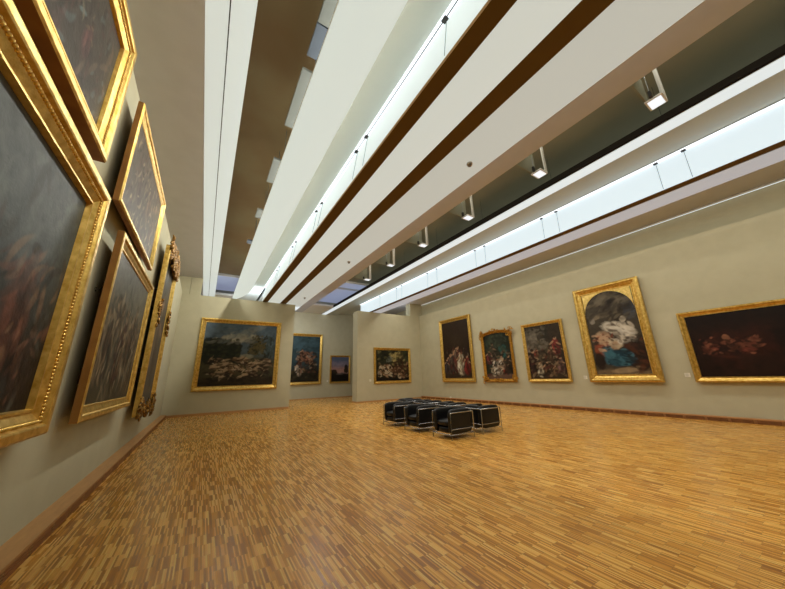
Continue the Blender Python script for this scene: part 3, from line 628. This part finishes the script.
# ---- labels and hook
def card(loc, rot, lb, w=.12, h=.12, m=CARD):
    t = thing('wall_label', lb, 'label', loc, rot, 'wall labels')
    b = MB(); b.box(-w/2, w/2, -.008, 0, 0, h); b.build('card', m, t)
    b = MB()
    for k in range(5): b.box(-w*.4, w*(.1+.06*((k*3) % 5)), -.0095, -.0082, h*(.15+.16*k), h*(.19+.16*k))
    b.build('text_lines', CARDT, t)
card((XR, 5.64, 1.1), R_, 'small white label beside the tall arched altarpiece')
card((XR, 2.84, 1.14), R_, 'small white label beside the wide dark reddish painting')
card((8.24, YP, 1.12), 0, 'small white label beside the battle scene on the right partition')
card((7.62, YB, 1.1), 0, 'small white label on the back wall between two paintings')
card((XL, 4.3, 1.1), LW, 'pale grey text label on the left wall between two big frames', .22, .3, mat('grey_card', srgb(150, 142, 118), .7))
b = MB(); b.tube([(0, 0, 0), (.03, 0, 0)], .012, 8); b.tube([(.03, 0, 0), (.05, 0, .01), (.05, 0, .04)], .008, 6); b.tube([(0, 0, -.001), (.006, 0, -.001)], .03, 12)
tag(b.build('wall_hook', CHROME, loc=(XL, 4.8, 2.52)), 'small metal hook on the left wall left of the low middle frame', 'hook')
b = MB(); b.box(-.03, .03, -.05, .05, 0, .05); b.box(-.02, .02, -.03, .03, .05, .065)
tag(b.build('floor_sensor', CARD, loc=(XR-.08, 12.9, .12)), 'tiny white box on the right skirting ledge near the corner', 'sensor')

# ------------------------------------------------------------------ armchairs
def cushion(x0, x1, y0, y1, z0, z1, r=.045, puff=.012):
    b = MB(); bm = bmesh.new()
    bmesh.ops.create_cube(bm, size=1)
    for v in bm.verts: v.co = ((x0+x1)/2+v.co.x*(x1-x0), (y0+y1)/2+v.co.y*(y1-y0), (z0+z1)/2+v.co.z*(z1-z0))
    r = min(r, .45*min(x1-x0, y1-y0, z1-z0))
    bmesh.ops.subdivide_edges(bm, edges=bm.edges[:], cuts=3, use_grid_fill=True)
    c = Vector(((x0+x1)/2, (y0+y1)/2, (z0+z1)/2)); hx = Vector(((x1-x0)/2, (y1-y0)/2, (z1-z0)/2))
    for v in bm.verts:
        d = v.co-c; q = [d[i]/hx[i] for i in range(3)]
        inner = Vector([max(-(hx[i]-r), min(hx[i]-r, d[i])) for i in range(3)])
        k = d-inner
        if k.length > 1e-6: d = inner+k.normalized()*r*(1 if k.length > r*.99 else 1)
        for i in range(3):
            j, l = (i+1) % 3, (i+2) % 3
            if abs(q[i]) > .99: d[i] += math.copysign(puff*(1-q[j]**2)*(1-q[l]**2), q[i])
        v.co = c+d
    n = len(b.v); bm.verts.index_update()
    b.v = [tuple(v.co) for v in bm.verts]; b.f = [tuple(v.index for v in f.verts) for f in bm.faces]; b.mi = [0]*len(b.f); b.sm = [True]*len(b.f)
    bm.free(); return b
CW, CD = .63, .70   # width (y), depth (x); faces -x
def make_chair():
    t = thing('armchair', '', 'armchair', (0, 0, 0), 0, 'black leather armchairs in the middle of the gallery')
    w, d = CW/2, CD/2
    def cu(name, *a, **k):
        o = cushion(*a, **k).build(name, LEATHER, t)
        md = o.modifiers.new('s', 'SUBSURF'); md.levels = 1; md.render_levels = 1; return o
    cu('base_cushion', -d+.02, d-.15, -w+.125, w-.125, .115, .265)
    cu('seat_cushion', -d+.0, d-.15, -w+.125, w-.125, .262, .40, r=.045, puff=.015)
    for s in (-1, 1):
        cu('armrest', -d+.004, d-.012, min(s*(w-.13), s*(w-.014)), max(s*(w-.13), s*(w-.014)), .112, .63, r=.032, puff=.006)
    cu('backrest', d-.145, d-.014, -w+.12, w-.12, .112, .64, r=.035, puff=.008)
    for sx in (-1, 1):
        for sy in (-1, 1):
            b = MB(); b.tube([(sx*d, sy*w, 0), (sx*d, sy*w, .545), (sx*(d-.008), sy*(w-.003), .562)], .0135, 8); b.build('leg', CHROME, t)
    b = MB()
    b.tube([(-d, -w, .56), (d-.02, -w, .56), (d-.005, -w+.01, .56), (d, -w+.03, .56), (d, w-.03, .56), (d-.005, w-.01, .56), (d-.02, w, .56), (-d, w, .56)], .0135, 8); b.build('top_rail', CHROME, t)
    b = MB()
    for z in (.105, .215):
        for s in (-1, 1): b.tube([(-d, s*w, z), (d, s*w, z)], .009, 6)
        b.tube([(d, -w, z), (d, w, z)], .009, 6)
    b.tube([(-d, -w, .105), (-d, w, .105)], .009, 6); b.build('lower_rail', CHROME, t)
    return t
ch0 = make_chair()
spots = [(4.77, 5.19, 0, 'black leather armchair closest to the viewer, front open to the left'),
         (4.74, 6.33, 0, 'middle black leather armchair of the front row facing left'),
         (4.74, 7.45, 0, 'leftmost black leather armchair, at the far end of the front row'),
         (5.82, 5.24, PI, 'rightmost black leather armchair showing its back rail and arm'),
         (5.82, 6.32, PI, 'black leather armchair just behind the rightmost one, mostly hidden'),
         (5.82, 7.38, PI, 'third black leather armchair of the hidden rear row'),
         (5.82, 8.38, PI, 'farthest black leather armchair of the hidden rear row')]
for i, (x, y, rz, lb) in enumerate(spots):
    r = ch0 if i == 0 else ch0.copy()
    if i:
        C.objects.link(r)
        for c_ in ch0.children: c = c_.copy(); C.objects.link(c); c.parent = r
    r.location = (x+CD/2, y+CW/2, 0); r.rotation_euler = (0, 0, rz); r['label'] = lb

# ------------------------------------------------------------------ light, camera
def fill_strip(name, x, y, z, w, ln, power, direction, col=(1, .97, .87)):  # rectangular area light, added as unseen fill
    l = bpy.data.lights.new(name, 'AREA'); l.shape = 'RECTANGLE'; l.size = w; l.size_y = ln; l.energy = power; l.color = col
    o = bpy.data.objects.new(name, l); C.objects.link(o); o.location = (x, y, z)
    d = Vector(direction).normalized(); yv = Vector((0, 1, 0)); zz = -d; xv = yv.cross(zz).normalized(); yv = zz.cross(xv)
    o.rotation_euler = Matrix((xv, yv, zz)).transposed().to_euler()
    return o
KL = .46
fill_strip('fill_above_curved_baffle', 1.0, 6, 5.99, .12, 18, 640*KL, (-.6, 0, -1))  # added light with no known fixture, lifts the left wall
fill_strip('fill_above_wide_baffle', 4.6, 6, 6.0, .5, 18, 520*KL, (.1, 0, -1))  # invented source above the baffle, brightens floor and walls
fill_strip('fill_behind_slim_baffle', 9.9, 6, 6.12, .7, 18, 520*KL, (.1, 0, -1))  # made-up light out of sight, brightens right wall and floor
fill_strip('fill_in_olive_recess', 5.48, 6, 6.85, .1, 18, 260*KL, (1, 0, .25), (1, .95, .85))  # added to brighten the olive recess, no such lamp known
fill_strip('fill_in_brown_recess', 1.22, 6, 6.3, .1, 18, 40*KL, (-1, 0, .5), (1, .85, .6))  # dim added light that lifts the brown recess
fill_strip('fill_back_room', 3.4, 18.4, 5.7, 5, .3, 170*KL, (0, .4, -1), (.9, .94, 1))  # added fill for the back wall, no lamp known there
fill_strip('fill_behind_left_partition', 2.2, 16.4, 4.7, 2.6, .15, 150*KL, (.35, .35, 1), (.88, .93, 1))  # unseen uplight added to whiten the far ceiling
fill_strip('fill_over_right_partition', 9.75, 15.95, 5.3, 2.2, .1, 40*KL, (0, .5, 1), (.9, .95, 1))  # second added uplight, for the ceiling past the right partition
w = bpy.data.worlds.new('world'); S.world = w; w.use_nodes = True
w.node_tree.nodes['Background'].inputs[0].default_value = (.02, .025, .04, 1)
w.node_tree.nodes['Background'].inputs[1].default_value = 1

pan, pitch, roll, fpx = 0.56969064, 0.27441635, -0.02684239, 289.06
f = Vector((math.sin(pan)*math.cos(pitch), math.cos(pan)*math.cos(pitch), math.sin(pitch)))
r = Vector((math.cos(pan), -math.sin(pan), 0)); u = r.cross(f)
r2 = math.cos(roll)*r+math.sin(roll)*u; u2 = -math.sin(roll)*r+math.cos(roll)*u
cam = bpy.data.cameras.new('camera'); co = bpy.data.objects.new('camera', cam); C.objects.link(co)
m3 = Matrix((r2, u2, -f)).transposed(); co.matrix_world = Matrix.Translation((0, 0, 1.4)) @ m3.to_4x4()
cam.sensor_fit = 'HORIZONTAL'; cam.sensor_width = 36; cam.lens = 36*fpx/785; cam.clip_start = .05
S.camera = co
S.view_settings.view_transform = 'Standard'; S.view_settings.look = 'None'; S.view_settings.gamma = 1
S.view_settings.use_curve_mapping = False; S.view_settings.exposure = 0.2
